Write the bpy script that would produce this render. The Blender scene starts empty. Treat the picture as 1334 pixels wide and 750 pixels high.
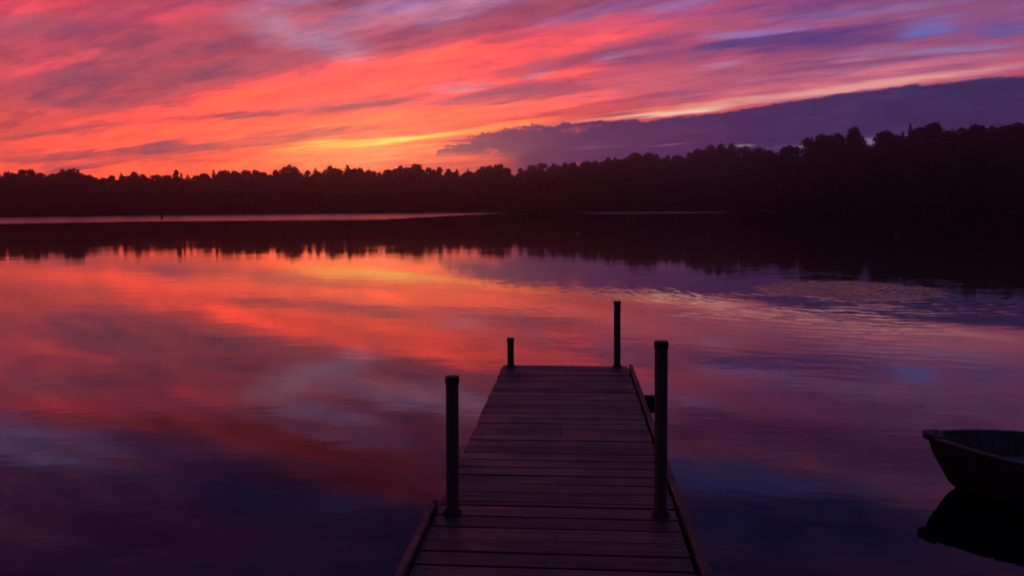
import bpy, bmesh, math, random
import numpy as np
from mathutils import Vector, Matrix

SC = bpy.context.scene
COL = SC.collection
rad = math.radians
RNG = random.Random(7)
NPR = np.random.default_rng(11)

# ------------------------------------------------------------------ camera
W, H, F = 1334.0, 750.0, 1037.0
CAM_Z = 2.0
PITCH = math.atan(104.5 / F)
ROLL = rad(0.4)
fwd = Vector((0, math.cos(PITCH), -math.sin(PITCH)))
right0 = Vector((1, 0, 0))
up0 = right0.cross(fwd)
right = right0 * math.cos(ROLL) - up0 * math.sin(ROLL)
up = right0 * math.sin(ROLL) + up0 * math.cos(ROLL)
CAM = Vector((0, 0, CAM_Z))
cam_data = bpy.data.cameras.new('camera')
cam = bpy.data.objects.new('camera', cam_data)
COL.objects.link(cam)
M = Matrix.Identity(4)
for i in range(3):
    M[i][0], M[i][1], M[i][2] = right[i], up[i], -fwd[i]
M.translation = CAM
cam.matrix_world = M
cam_data.sensor_width = 36.0
cam_data.lens = 36.0 * F / W
cam_data.clip_start = 0.05
cam_data.clip_end = 6000
SC.camera = cam


def ray(x, y):
    return (right * ((x - W / 2) / F) - up * ((y - H / 2) / F) + fwd).normalized()


def on_plane(x, y, z=0.0):
    r = ray(x, y)
    return CAM + r * ((z - CAM_Z) / r.z)


def at_dist(x, y, D):
    """point on the pixel's ray at plan distance D"""
    r = ray(x, y)
    return CAM + r * (D / math.hypot(r.x, r.y))


def px_az(x, y=270):
    r = ray(x, y)
    return math.atan2(r.x, r.y)


# ------------------------------------------------------------------ helpers
def s2l(c):
    out = []
    for v in c:
        v = v / 255.0
        out.append(v / 12.92 if v <= 0.04045 else ((v + 0.055) / 1.055) ** 2.4)
    return out


class G:
    """small node-graph helper"""
    def __init__(self, nt):
        self.nt = nt

    def n(self, t, **kw):
        nd = self.nt.nodes.new(t)
        for k, v in kw.items():
            setattr(nd, k, v)
        return nd

    def put(self, sock, v):
        if isinstance(v, bpy.types.NodeSocket):
            self.nt.links.new(v, sock)
        elif v is not None:
            sock.default_value = v

    def math(self, op, a, b=None, c=None, clamp=False):
        nd = self.n('ShaderNodeMath', operation=op, use_clamp=clamp)
        for i, v in enumerate((a, b, c)):
            if v is not None:
                self.put(nd.inputs[i], v)
        return nd.outputs[0]

    def sep(self, v):
        nd = self.n('ShaderNodeSeparateXYZ')
        self.put(nd.inputs[0], v)
        return nd.outputs

    def comb(self, x=0.0, y=0.0, z=0.0):
        nd = self.n('ShaderNodeCombineXYZ')
        for i, v in enumerate((x, y, z)):
            self.put(nd.inputs[i], v)
        return nd.outputs[0]

    def noise(self, vec, scale, detail=3.0, rough=0.5, col=False, dist=0.0):
        nd = self.n('ShaderNodeTexNoise')
        self.put(nd.inputs['Vector'], vec)
        nd.inputs['Scale'].default_value = scale
        nd.inputs['Detail'].default_value = detail
        nd.inputs['Roughness'].default_value = rough
        nd.inputs['Distortion'].default_value = dist
        return nd.outputs['Color' if col else 'Fac']

    def rng(self, v, a, b, c=0.0, d=1.0, smooth=True):
        nd = self.n('ShaderNodeMapRange', interpolation_type='SMOOTHSTEP' if smooth else 'LINEAR')
        self.put(nd.inputs[0], v)
        for i, q in enumerate((a, b, c, d)):
            self.put(nd.inputs[1 + i], q)
        return nd.outputs[0]

    def mix(self, fac, a, b, blend='MIX'):
        nd = self.n('ShaderNodeMix', data_type='RGBA', blend_type=blend)
        nd.clamp_factor = True
        self.put(nd.inputs[0], fac)
        for s, v in ((nd.inputs[6], a), (nd.inputs[7], b)):
            if isinstance(v, (tuple, list)):
                v = (*v[:3], 1.0)
            self.put(s, v)
        return nd.outputs[2]

    def mapping(self, vec, loc=(0, 0, 0), rot=(0, 0, 0), scale=(1, 1, 1), typ='POINT'):
        nd = self.n('ShaderNodeMapping', vector_type=typ)
        self.put(nd.inputs['Vector'], vec)
        if 'Location' in nd.inputs and nd.inputs['Location'].enabled:
            nd.inputs['Location'].default_value = loc
        nd.inputs['Rotation'].default_value = rot
        nd.inputs['Scale'].default_value = scale
        return nd.outputs[0]


def new_mat(name):
    m = bpy.data.materials.new(name)
    m.use_nodes = True
    nt = m.node_tree
    nt.nodes.clear()
    g = G(nt)
    out = g.n('ShaderNodeOutputMaterial')
    bs = g.n('ShaderNodeBsdfPrincipled')
    nt.links.new(bs.outputs[0], out.inputs[0])
    return m, g, bs, out


def simple_mat(name, c1, c2, scale=20.0, rough=0.6, metal=0.0, bump=0.0, stretch=(1, 1, 1)):
    m, g, bs, out = new_mat(name)
    tc = g.n('ShaderNodeTexCoord').outputs['Object']
    v = g.mapping(tc, scale=stretch)
    f = g.noise(v, scale, 5.0, 0.6)
    f = g.rng(f, 0.3, 0.7)
    g.put(bs.inputs['Base Color'], g.mix(f, c1, c2))
    g.put(bs.inputs['Roughness'], g.rng(f, 0.0, 1.0, rough * 0.85, min(1.0, rough * 1.15), smooth=False))
    bs.inputs['Metallic'].default_value = metal
    if bump:
        b = g.n('ShaderNodeBump')
        b.inputs['Strength'].default_value = 1.0
        b.inputs['Distance'].default_value = bump
        g.put(b.inputs['Height'], f)
        g.put(bs.inputs['Normal'], b.outputs[0])
    return m


def link_mesh(name, verts, faces, mat, parent=None, smooth=False):
    me = bpy.data.meshes.new(name)
    me.from_pydata([tuple(v) for v in verts], [], faces)
    me.update()
    if mat:
        me.materials.append(mat)
    if smooth:
        for p in me.polygons:
            p.use_smooth = True
    o = bpy.data.objects.new(name, me)
    COL.objects.link(o)
    if parent:
        o.parent = parent
    return o


def link_bm(name, bm, mat, parent=None, smooth=False):
    me = bpy.data.meshes.new(name)
    bmesh.ops.recalc_face_normals(bm, faces=bm.faces)
    bm.to_mesh(me)
    bm.free()
    if mat:
        me.materials.append(mat)
    if smooth:
        for p in me.polygons:
            p.use_smooth = True
    o = bpy.data.objects.new(name, me)
    COL.objects.link(o)
    if parent:
        o.parent = parent
    return o


def empty(name, loc=(0, 0, 0), rz=0.0):
    o = bpy.data.objects.new(name, None)
    o.empty_display_size = 0.3
    COL.objects.link(o)
    o.location = loc
    o.rotation_euler = (0, 0, rz)
    return o


def tag(o, label=None, cat=None, group=None, kind=None):
    if label:
        o['label'] = label
    if cat:
        o['category'] = cat
    if group:
        o['group'] = group
    if kind:
        o['kind'] = kind
    return o


def bm_box(bm, x0, x1, y0, y1, z0, z1, bev=0.0, mat=None):
    r = bmesh.ops.create_cube(bm, size=1.0)
    vs = r['verts']
    for v in vs:
        v.co = Vector(((x0 + x1) / 2 + v.co.x * (x1 - x0), (y0 + y1) / 2 + v.co.y * (y1 - y0), (z0 + z1) / 2 + v.co.z * (z1 - z0)))
    if mat is not None:
        for v in vs:
            v.co = mat @ v.co
    if bev:
        es = list({e for v in vs for e in v.link_edges})
        bmesh.ops.bevel(bm, geom=es, offset=bev, segments=1, affect='EDGES')


def bm_lathe(bm, prof, n=24, cx=0.0, cy=0.0, lean=(0, 0)):
    """prof: list of (radius, z), bottom to top, capped where the radius is > 0"""
    rings = []
    for r, z in prof:
        ring = []
        for k in range(n):
            a = 2 * math.pi * k / n
            ring.append(bm.verts.new((cx + r * math.cos(a) + lean[0] * z, cy + r * math.sin(a) + lean[1] * z, z)))
        rings.append(ring)
    for a, b in zip(rings, rings[1:]):
        for k in range(n):
            bm.faces.new((a[k], a[(k + 1) % n], b[(k + 1) % n], b[k]))
    bm.faces.new(list(reversed(rings[0])))
    bm.faces.new(rings[-1])


# ------------------------------------------------------------------ sky
SUN_AZ = px_az(490)
world = bpy.data.worlds.new('World')
SC.world = world
world.use_nodes = True
wnt = world.node_tree
wnt.nodes.clear()
g = G(wnt)
K = F
dirv = g.n('ShaderNodeTexCoord').outputs['Generated']
dx, dy, dz = g.sep(dirv)
U0 = g.math('MULTIPLY', g.math('ARCTAN2', dx, dy), K)
V0 = g.math('MULTIPLY', g.math('ARCSINE', dz), K)
# cloud deck coordinates: the streaks run towards a point low on the left horizon
A = math.atan2(-740 - W / 2, F)
zz = g.math('ADD', g.math('MAXIMUM', dz, 0.0), 0.075)
s_ = g.math('DIVIDE', g.math('ADD', g.math('MULTIPLY', dx, math.sin(A)), g.math('MULTIPLY', dy, math.cos(A))), zz)
t_ = g.math('DIVIDE', g.math('ADD', g.math('MULTIPLY', dx, math.cos(A)), g.math('MULTIPLY', dy, -math.sin(A))), zz)
deck_v = g.comb(g.math('MULTIPLY', s_, 0.22), t_, 0.0)
w1 = g.sep(g.noise(deck_v, 0.75, 3.0, 0.5, col=True))
w2 = g.sep(g.noise(deck_v, 2.4, 4.0, 0.6, col=True))
U = g.math('ADD', U0, g.math('MULTIPLY', g.math('SUBTRACT', w1[0], 0.5), 110.0))
V = g.math('ADD', V0, g.math('MULTIPLY', g.math('SUBTRACT', w1[1], 0.5), 40.0))
V = g.math('ADD', V, g.math('MULTIPLY', g.math('SUBTRACT', w2[1], 0.5), 40.0))
U = g.math('ADD', U, g.math('MULTIPLY', g.math('SUBTRACT', w2[0], 0.5), 80.0))
UV = g.comb(U, V, 0.0)
st = g.noise(g.comb(g.math('MULTIPLY', s_, 0.34), t_, 0.0), 3.9, 7.0, 0.68)
st2 = g.noise(g.comb(g.math('MULTIPLY', s_, 0.62), g.math('MULTIPLY', t_, 1.35), 3.0), 4.6, 6.0, 0.64)
st3 = g.noise(g.comb(g.math('MULTIPLY', s_, 0.30), g.math('MULTIPLY', t_, 0.8), 9.0), 1.9, 4.0, 0.6)
# high cloud overhead: ragged streaks drawn out along the same drift
hi_v = g.mapping(g.comb(U0, V0, 0.0), rot=(0, 0, rad(-13)), scale=(0.0042, 0.016, 1.0))
st4 = g.noise(hi_v, 1.0, 7.0, 0.66, dist=0.35)
broken = g.rng(st2, 0.32, 0.68, 0.6, 1.35)
UVs = g.comb(g.math('ADD', U0, g.math('MULTIPLY', g.math('SUBTRACT', w2[0], 0.5), 40.0)),
             g.math('ADD', V0, g.math('MULTIPLY', g.math('SUBTRACT', w2[1], 0.5), 16.0)), 0.0)


def to_uv(x, y):
    r = ray(x, y)
    return math.atan2(r.x, r.y) * K, math.asin(r.z) * K


def blob(col_in, x, y, rx, ry, ang, rgb, strength=1.0, gain=1.0, vec=None):
    """a soft streak of cloud centred where the ray through (x, y) meets the sky; ang: degrees, up to the right"""
    c = to_uv(x, y)
    ca, sa = math.cos(rad(ang)), math.sin(rad(ang))
    e = to_uv(x + 5 * ca, y - 5 * sa)
    f = to_uv(x - 5 * sa, y - 5 * ca)
    ex, ey = (e[0] - c[0]) / 5, (e[1] - c[1]) / 5
    fx, fy = (f[0] - c[0]) / 5, (f[1] - c[1]) / 5
    a = math.atan2(ey, ex)
    sx = math.hypot(ex, ey) * rx
    sy = abs(-fx * math.sin(a) + fy * math.cos(a)) * ry
    m = g.mapping(UV if vec is None else vec, loc=(c[0], c[1], 0), rot=(0, 0, a), scale=(sx, sy, 1), typ='TEXTURE')
    gr = g.n('ShaderNodeTexGradient', gradient_type='SPHERICAL')
    g.put(gr.inputs[0], m)
    fac = g.rng(g.math('MULTIPLY', gr.outputs['Fac'], broken), 0.0, 0.85, 0.0, strength)
    lin = [v * gain for v in s2l(rgb)]
    if gain >= 1.25:
        lin[0] *= 1.3        # the glow is far past what the film holds in red
    return g.mix(fac, col_in, tuple(lin))


# base gradient by elevation: dusk afterglow low in the west, blue overhead
ramp = g.n('ShaderNodeValToRGB')
g.put(ramp.inputs[0], g.math('DIVIDE', V0, 900.0, clamp=True))
er = ramp.color_ramp
stops = [(0.0, (250, 92, 66)), (0.10, (232, 82, 78)), (0.2, (196, 82, 104)), (0.30, (158, 74, 104)), (0.42, (104, 56, 104)),
         (0.55, (66, 52, 108)), (1.0, (40, 40, 84))]
while len(er.elements) < len(stops):
    er.elements.new(0.5)
for e_, (p, c) in zip(er.elements, stops):
    e_.position = p
    e_.color = (*s2l(c), 1.0)
sky = ramp.outputs[0]
# the sky opposite the glow
back = g.rng(dy, 0.45, -0.2)
sky = g.mix(back, sky, tuple(s2l((28, 25, 50))))

B = [
    # large colour regions
    (1180, 20, 520, 230, 8, (128, 84, 136), 0.85, 1.0),
    (950, 60, 330, 130, 8, (190, 84, 116), 0.6, 1.0),
    (80, 60, 420, 90, 4, (200, 72, 88), 0.7, 1.1),
    # beyond the top of the frame, seen in the water
    (250, -130, 560, 110, 10, (74, 46, 100), 0.9, 1.0),
    (20, -48, 210, 50, 10, (142, 112, 172), 1.0, 1.0),
    (240, -28, 330, 30, 12, (188, 60, 76), 0.9, 1.0),
    (120, -75, 260, 16, 12, (120, 50, 84), 0.7, 1.0),
    (560, -62, 280, 26, 12, (160, 54, 84), 0.75, 1.0),
    (420, -62, 330, 22, 12, (150, 46, 62), 0.85, 1.0),
    (470, -108, 240, 34, 10, (134, 40, 60), 0.85, 1.0),
    (400, -12, 130, 20, 12, (168, 116, 160), 0.95, 1.0),
    (470, -50, 130, 18, 10, (124, 88, 144), 0.85, 1.0),
    (330, -132, 230, 40, 10, (72, 56, 120), 0.9, 1.0),
    (120, -175, 300, 40, 8, (96, 38, 78), 0.6, 1.0),
    (560, -190, 300, 50, 8, (60, 36, 84), 0.7, 1.0),
    (1080, -190, 460, 110, 4, (48, 48, 110), 0.85, 1.0),
    (960, -105, 260, 46, 6, (68, 76, 150), 0.85, 1.0),
    (1250, -90, 260, 40, 8, (92, 54, 116), 0.7, 1.0),
    (1060, -48, 330, 34, 8, (120, 56, 112), 0.85, 1.0),
    (760, -110, 130, 40, 8, (96, 46, 100), 0.7, 1.0),
    # upper left: mauve cloud with red breaks
    (190, 92, 300, 62, 9, (150, 74, 96), 0.9, 1.0),
    (60, 45, 130, 24, 8, (158, 78, 104), 0.75, 1.0),
    (50, 12, 200, 16, 6, (236, 74, 92), 0.8, 1.1),
    (220, 14, 160, 22, 6, (226, 72, 96), 0.7, 1.05),
    (70, 78, 130, 10, 8, (240, 82, 92), 0.8, 1.1),
    (250, 70, 120, 12, 6, (206, 74, 90), 0.6, 1.0),
    (20, 150, 110, 14, 8, (240, 84, 80), 0.75, 1.1),
    # pale gaps
    (520, 16, 240, 30, 6, (190, 118, 150), 0.95, 1.0),
    (385, 46, 125, 32, -16, (182, 126, 156), 1.0, 1.0),
    (460, 28, 120, 14, 14, (176, 112, 144), 0.7, 1.0),
    (590, 8, 150, 16, 4, (190, 132, 172), 0.95, 1.05),
    # main glowing bands
    (520, 88, 380, 34, 10, (255, 86, 76), 1.0, 1.35),
    (760, 52, 260, 20, 12, (246, 84, 92), 0.85, 1.15),
    (300, 135, 330, 26, 9, (255, 88, 70), 0.95, 1.4),
    (560, 120, 300, 26, 7, (252, 94, 82), 0.85, 1.3),
    (220, 172, 320, 24, 6, (255, 92, 66), 0.9, 1.4),
    (520, 160, 330, 34, 7, (255, 104, 66), 0.95, 1.5),
    (180, 222, 420, 26, 2, (255, 92, 62), 0.9, 1.4),
    (470, 208, 230, 24, 3, (255, 112, 66), 1.0, 1.6),
    (760, 128, 240, 22, 9, (248, 104, 92), 0.85, 1.25),
    # mauve streaks across the glow
    (60, 172, 150, 12, 8, (164, 76, 92), 0.8, 1.0),
    (190, 193, 190, 9, 4, (136, 68, 96), 0.9, 1.0),
    (420, 170, 230, 8, 6, (196, 84, 86), 0.95, 1.0),
    (310, 147, 130, 8, 4, (180, 76, 90), 0.95, 1.0),
    (470, 130, 150, 11, 6, (170, 78, 96), 0.95, 1.0),
    (640, 120, 140, 14, 8, (172, 90, 114), 0.95, 1.0),
    (600, 108, 70, 10, 4, (206, 124, 142), 0.8, 1.1),
    (80, 205, 160, 6, 2, (176, 74, 90), 0.7, 1.0),
    (560, 206, 160, 5, 2, (214, 92, 76), 0.7, 1.0),
    # right: pink, mauve and blue streaks
    (820, 30, 190, 20, 9, (206, 80, 112), 0.8, 1.05),
    (1000, 14, 260, 16, 5, (168, 82, 134), 0.8, 1.0),
    (760, 22, 130, 10, 12, (150, 96, 150), 0.7, 1.0),
    (960, 100, 330, 28, 7, (186, 92, 118), 0.85, 1.0),
    (1020, 54, 300, 17, 4, (98, 64, 124), 0.95, 1.0),
    (860, 76, 120, 12, 4, (120, 72, 126), 0.7, 1.0),
    (1215, 36, 66, 11, 8, (112, 112, 188), 0.8, 1.0),
    (1320, 28, 90, 12, 6, (90, 84, 158), 0.75, 1.0),
    (990, 41, 110, 9, 6, (150, 118, 178), 0.9, 1.0),
    (1150, 14, 200, 12, 5, (150, 110, 160), 0.7, 1.0),
    (880, 8, 120, 10, 8, (160, 108, 164), 0.8, 1.0),
    (1230, 60, 170, 13, 4, (150, 116, 164), 0.95, 1.0),
    (1180, 92, 260, 16, 6, (196, 112, 138), 0.85, 1.05),
    (700, 92, 40, 8, 12, (216, 116, 132), 0.85, 1.1),
    (815, 70, 50, 7, 8, (180, 120, 152), 0.75, 1.0),
    (957, 83, 50, 6, 7, (180, 130, 162), 0.75, 1.0),
    (1118, 77, 52, 5, 4, (172, 122, 162), 0.75, 1.0),
    (1100, 116, 330, 20, 6, (222, 116, 128), 0.85, 1.1),
]
for b in B:
    sky = blob(sky, *b)

# fine streak texture over the high cloud: mauve folds, lit ridges, pale wisps
lowfade = g.rng(V0, 40.0, 130.0, 0.8, 1.0)
dark = g.math('MULTIPLY', g.rng(st, 0.55, 0.38, 0.0, 0.68), lowfade)
sky = g.mix(dark, sky, g.mix(1.0, sky, (0.46, 0.62, 0.98), 'MULTIPLY'))
hifade = g.rng(V0, 150.0, 330.0)
sky = g.mix(g.math('MULTIPLY', g.rng(st4, 0.52, 0.36, 0.0, 0.7), hifade), sky, g.mix(1.0, sky, (0.42, 0.45, 0.72), 'MULTIPLY'))
sky = g.mix(g.math('MULTIPLY', g.rng(st4, 0.52, 0.66, 0.0, 0.7), hifade), sky, g.mix(1.0, sky, (1.75, 1.35, 1.15), 'MULTIPLY'))
redr = g.math('MULTIPLY', g.rng(st3, 0.52, 0.68, 0.0, 0.55), g.rng(V0, 420.0, 120.0, 0.35, 1.0))
sky = g.mix(redr, sky, g.mix(1.0, sky, (1.45, 0.98, 0.78), 'MULTIPLY'))
lite = g.math('MULTIPLY', g.rng(st2, 0.52, 0.72, 0.0, 0.55), g.rng(V0, 60.0, 190.0, 0.1, 1.0))
sky = g.mix(lite, sky, g.mix(1.0, sky, (1.25, 1.5, 1.35), 'MULTIPLY'))

for b in [
    (492, 187, 210, 9, 5.5, (255, 126, 58), 0.85, 1.35),
    (520, 182, 165, 6.0, 6, (255, 188, 74), 1.0, 1.2),
    (545, 179, 120, 3.6, 6, (255, 220, 100), 1.0, 1.1),
    (430, 190, 110, 3.0, 5, (255, 176, 74), 1.0, 1.1),
    (420, 186, 60, 3, 4, (255, 176, 74), 0.8, 1.5),
    (640, 168, 120, 7, 8, (255, 128, 70), 0.9, 1.5),
    (830, 149, 180, 8, 7, (255, 128, 100), 0.9, 1.15),
    (885, 146, 110, 6.5, 6, (248, 204, 180), 1.0, 1.05),
    (1090, 117, 300, 7, 7, (240, 164, 156), 0.9, 1.0),
]:
    sky = blob(sky, *b, vec=UVs)

# the long purple cloud bank low on the right
edge_px = [(540, 200), (575, 188), (610, 182), (650, 172), (700, 165), (760, 160), (800, 157), (860, 153.5), (905, 150), (950, 143),
           (1000, 136), (1100, 122), (1200, 110), (1270, 103), (1334, 99), (1420, 88), (1600, 80), (1900, 110)]
pts = [to_uv(*p) for p in edge_px]
fc = g.n('ShaderNodeFloatCurve')
Umin, Umax = -100.0, 1100.0
g.put(fc.inputs['Value'], g.math('DIVIDE', g.math('SUBTRACT', U0, Umin), Umax - Umin, clamp=True))
cv = fc.mapping.curves[0]
fc.mapping.use_clip = False
pp = [((u - Umin) / (Umax - Umin), v / 300.0) for u, v in pts]
pp = [(0.0, pp[0][1] - 0.03)] + [p for p in pp if 0 < p[0] < 1] + [(1.0, 0.55)]
while len(cv.points) < len(pp):
    cv.points.new(0.5, 0.5)
for q, (px_, py_) in zip(cv.points, pp):
    q.location = (px_, py_)
    q.handle_type = 'AUTO'
fc.mapping.update()
edgeV = g.math('MULTIPLY', fc.outputs[0], 300.0)
bn = g.comb(g.math('DIVIDE', U0, 100.0), g.math('DIVIDE', V0, 36.0), 1.7)
n1 = g.noise(bn, 1.6, 5.0, 0.6)
n2 = g.noise(bn, 5.0, 4.0, 0.6)
n3 = g.noise(bn, 13.0, 4.0, 0.6)
wob = g.math('ADD', g.math('MULTIPLY', g.math('SUBTRACT', n1, 0.5), 34.0), g.math('ADD', g.math('MULTIPLY', g.math('SUBTRACT', n2, 0.5), 18.0), g.math('MULTIPLY', g.math('SUBTRACT', n3, 0.5), 8.0)))
calm = g.rng(U0, 60.0, 330.0, 1.0, 0.32)
depth = g.math('ADD', g.math('SUBTRACT', edgeV, V0), g.math('MULTIPLY', wob, calm))
bank = g.rng(depth, -1.0, 2.6)
u_l = to_uv(575, 195)[0]
startfade = g.rng(g.math('ADD', U0, g.math('MULTIPLY', wob, 4.0)), u_l - 100.0, u_l - 15.0)
bank = g.math('MULTIPLY', bank, startfade)
# holes and paler folds within it
hole = g.rng(n1, 0.60, 0.70, 0.0, g.rng(U0, 20.0, 260.0, 0.9, 0.12))
lowglow = g.math('MULTIPLY', g.rng(V0, 62.0, 74.0, 1.0, 0.0), g.rng(U0, to_uv(640, 200)[0], to_uv(690, 200)[0], 0.8, 0.0))
bank = g.math('MULTIPLY', bank, g.math('SUBTRACT', 1.0, g.math('MAXIMUM', g.math('MULTIPLY', hole, 0.8), lowglow)))
c_l, c_m, c_r = s2l((98, 46, 88)), s2l((70, 36, 92)), s2l((50, 38, 88))
bcol = g.mix(g.rng(U0, u_l, 130.0), tuple(c_l), tuple(c_m))
bcol = g.mix(g.rng(U0, 130.0, 520.0), bcol, tuple(c_r))
bcol = g.mix(g.rng(n1, 0.4, 0.66, 0.0, 0.8), bcol, g.mix(1.0, bcol, (1.35, 1.3, 1.2), 'MULTIPLY'))
bcol = g.mix(g.rng(n2, 0.35, 0.6, 0.6, 0.0), bcol, g.mix(1.0, bcol, (0.75, 0.75, 0.8), 'MULTIPLY'))
sky = g.mix(bank, sky, bcol)
for b in [
    (1160, 184, 210, 7, 4, (176, 150, 184), 0.6, 1.0),
    (962, 192, 34, 3, 3, (190, 150, 176), 0.6, 1.0),
    (775, 191, 50, 3.5, 4, (140, 88, 126), 0.3, 1.0),
    (868, 189, 40, 2.2, 6, (146, 100, 136), 0.45, 1.0),
    (800, 150, 70, 3, 7, (132, 70, 100), 0.75, 1.0),
    (835, 152, 40, 2.5, 6, (110, 60, 100), 0.8, 1.0),
    (600, 186, 55, 3.5, 4, (124, 58, 90), 0.85, 1.0),
    (560, 213, 140, 4, 1, (132, 58, 88), 0.6, 1.0),
]:
    sky = blob(sky, *b, vec=UVs)

nish = g.n('ShaderNodeTexSky', sky_type='NISHITA')
nish.sun_disc = False
nish.sun_elevation = rad(0.3)
nish.sun_rotation = SUN_AZ
nish.dust_density = 2.0
bg_a = g.n('ShaderNodeBackground')
bg_b = g.n('ShaderNodeBackground')
g.put(bg_a.inputs[0], sky)
bg_a.inputs[1].default_value = 1.0
g.put(bg_b.inputs[0], nish.outputs[0])
bg_b.inputs[1].default_value = 0.004
add = g.n('ShaderNodeAddShader')
wnt.links.new(bg_a.outputs[0], add.inputs[0])
wnt.links.new(bg_b.outputs[0], add.inputs[1])
wout = g.n('ShaderNodeOutputWorld')
wnt.links.new(add.outputs[0], wout.inputs[0])
world.cycles.sampling_method = 'MANUAL'
world.cycles.sample_map_resolution = 512

# the sun has already gone down behind the far trees
sl = bpy.data.lights.new('sun', 'SUN')
sl.energy = 0.5
sl.angle = rad(0.5)
sl.color = (1.0, 0.45, 0.2)
so = bpy.data.objects.new('sun', sl)
COL.objects.link(so)
sd = Vector((math.sin(SUN_AZ) * math.cos(rad(0.3)), math.cos(SUN_AZ) * math.cos(rad(0.3)), math.sin(rad(0.3))))
so.rotation_euler = sd.to_track_quat('Z', 'Y').to_euler()

# ------------------------------------------------------------------ lake and land
# shoreline: plan distance from the camera by image column, then all the way round
shore_px = [(-260, 300), (-120, 335), (0, 352), (150, 372), (300, 388), (450, 398), (600, 396), (700, 388), (800, 384), (900, 392), (952, 398),
            (975, 318), (1010, 288), (1060, 268), (1120, 252), (1200, 238), (1280, 228), (1334, 222), (1450, 190), (1600, 150)]
S = [(math.degrees(px_az(x)), d) for x, d in shore_px]
S = [(-178, 9), (-150, 9), (-120, 12), (-105, 30), (-90, 95), (-75, 160), (-60, 230)] + S + [(58, 100), (75, 40), (95, 16), (120, 9), (150, 8), (178, 9)]
S_az = np.array([a for a, _ in S])
S_d = np.array([d for _, d in S])


def shore(az_deg):
    d = np.interp(az_deg, S_az, S_d)
    wv = 0.010 * np.sin(az_deg * 2.3) + 0.006 * np.sin(az_deg * 7.1 + 1) + 0.004 * np.sin(az_deg * 17.3 + 2)
    return d * (1 + wv * (d > 100))


def bank_z(off, az):
    z = np.interp(off, [-4, -1, 0, 1.5, 6, 25, 55, 120, 700], [-0.9, -0.3, 0.0, 0.45, 1.1, 4.2, 7.0, 9.0, 14.0])
    return z


azs = np.concatenate([np.arange(-180, -42, 2.0), np.arange(-42, 46, 0.3), np.arange(46, 180, 2.0)])
offs = [-4, -1, 0, 1.5, 6, 14, 25, 40, 55, 80]
verts, faces = [], []
for a in azs:
    d0 = float(shore(a))
    for o_ in offs:
        r_ = d0 + o_ if d0 > 40 or o_ > 0 else d0 + o_ * 0.5
        far = 1.0 if d0 > 60 else 0.3
        z = float(bank_z(o_, a)) * (far if o_ > 0 else 1)
        if o_ > 2:
            z += (RNG.random() - 0.5) * 0.5 * far
        verts.append((r_ * math.sin(rad(a)), r_ * math.cos(rad(a)), z))
nO = len(offs)
for i in range(len(azs)):
    j = (i + 1) % len(azs)
    for k in range(nO - 1):
        faces.append((i * nO + k, j * nO + k, j * nO + k + 1, i * nO + k + 1))
m_ground = simple_mat('forest_floor', (0.018, 0.022, 0.010), (0.05, 0.042, 0.025), scale=0.6, rough=0.95, bump=0.05)
ground = link_mesh('ground', verts, faces, m_ground, smooth=True)
tag(ground, kind='structure')

# water
mw, g, bs, out = new_mat('lake_water')
pos = g.n('ShaderNodeNewGeometry').outputs['Position']
X, Y, Z = g.sep(pos)
C_R = on_plane(1106, 377, 0.0)
rx_ = g.math('SUBTRACT', X, C_R.x)
ry_ = g.math('SUBTRACT', Y, C_R.y)
rr = g.math('SQRT', g.math('ADD', g.math('MULTIPLY', rx_, rx_), g.math('MULTIPLY', ry_, ry_)))
nz = g.noise(pos, 0.9, 2.0, 0.5)
rrw = g.math('ADD', rr, g.math('MULTIPLY', nz, 0.8))
ring_in = g.math('MULTIPLY', g.math('SINE', g.math('MULTIPLY', rrw, 36.0)), g.math('MULTIPLY', g.rng(rr, 2.5, 1.9, 0.0, 0.0016), g.rng(g.noise(pos, 1.7, 2.0, 0.5), 0.3, 0.6, 0.25, 1.0)))
chop = g.math('MULTIPLY', g.math('MULTIPLY', g.noise(pos, 7.0, 3.0, 0.6), g.rng(g.noise(g.mapping(pos, scale=(0.7, 2.0, 1)), 1.6, 4.0, 0.65), 0.42, 0.60, 0.02, 1.0)), g.rng(g.math('ADD', rr, g.math('MULTIPLY', g.noise(pos, 1.3, 3.0, 0.6), 0.7)), 2.65, 2.1, 0.0, g.rng(rr, 0.6, 1.7, 0.0012, 0.0042)))
ring_out = g.math('MULTIPLY', g.math('SINE', g.math('ADD', g.math('MULTIPLY', rrw, 15.0), g.math('MULTIPLY', g.noise(pos, 0.6, 3.0, 0.6), 16.0))),
                  g.math('MULTIPLY', g.rng(rr, 13.0, 2.0, 0.0, 0.00085), g.rng(g.noise(pos, 0.3, 4.0, 0.6), 0.42, 0.62)))
swell = g.math('MULTIPLY', g.noise(g.mapping(pos, rot=(0, 0, 0.25), scale=(0.55, 1.25, 1)), 1.0, 3.0, 0.5), 0.0042)
fine = g.math('MULTIPLY', g.noise(g.mapping(pos, rot=(0, 0, -0.2), scale=(0.6, 1.4, 1)), 5.5, 3.0, 0.55), 0.0008)
patch = g.rng(g.noise(pos, 0.12, 2.0, 0.5), 0.35, 0.65, 0.35, 1.0)
hgt = g.math('MULTIPLY', g.math('ADD', swell, fine), patch)
for q in (ring_in, chop, ring_out):
    hgt = g.math('ADD', hgt, q)
bp = g.n('ShaderNodeBump')
bp.inputs['Strength'].default_value = 1.0
bp.inputs['Distance'].default_value = 1.0
g.put(bp.inputs['Height'], hgt)
g.put(bs.inputs['Normal'], bp.outputs[0])
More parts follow.
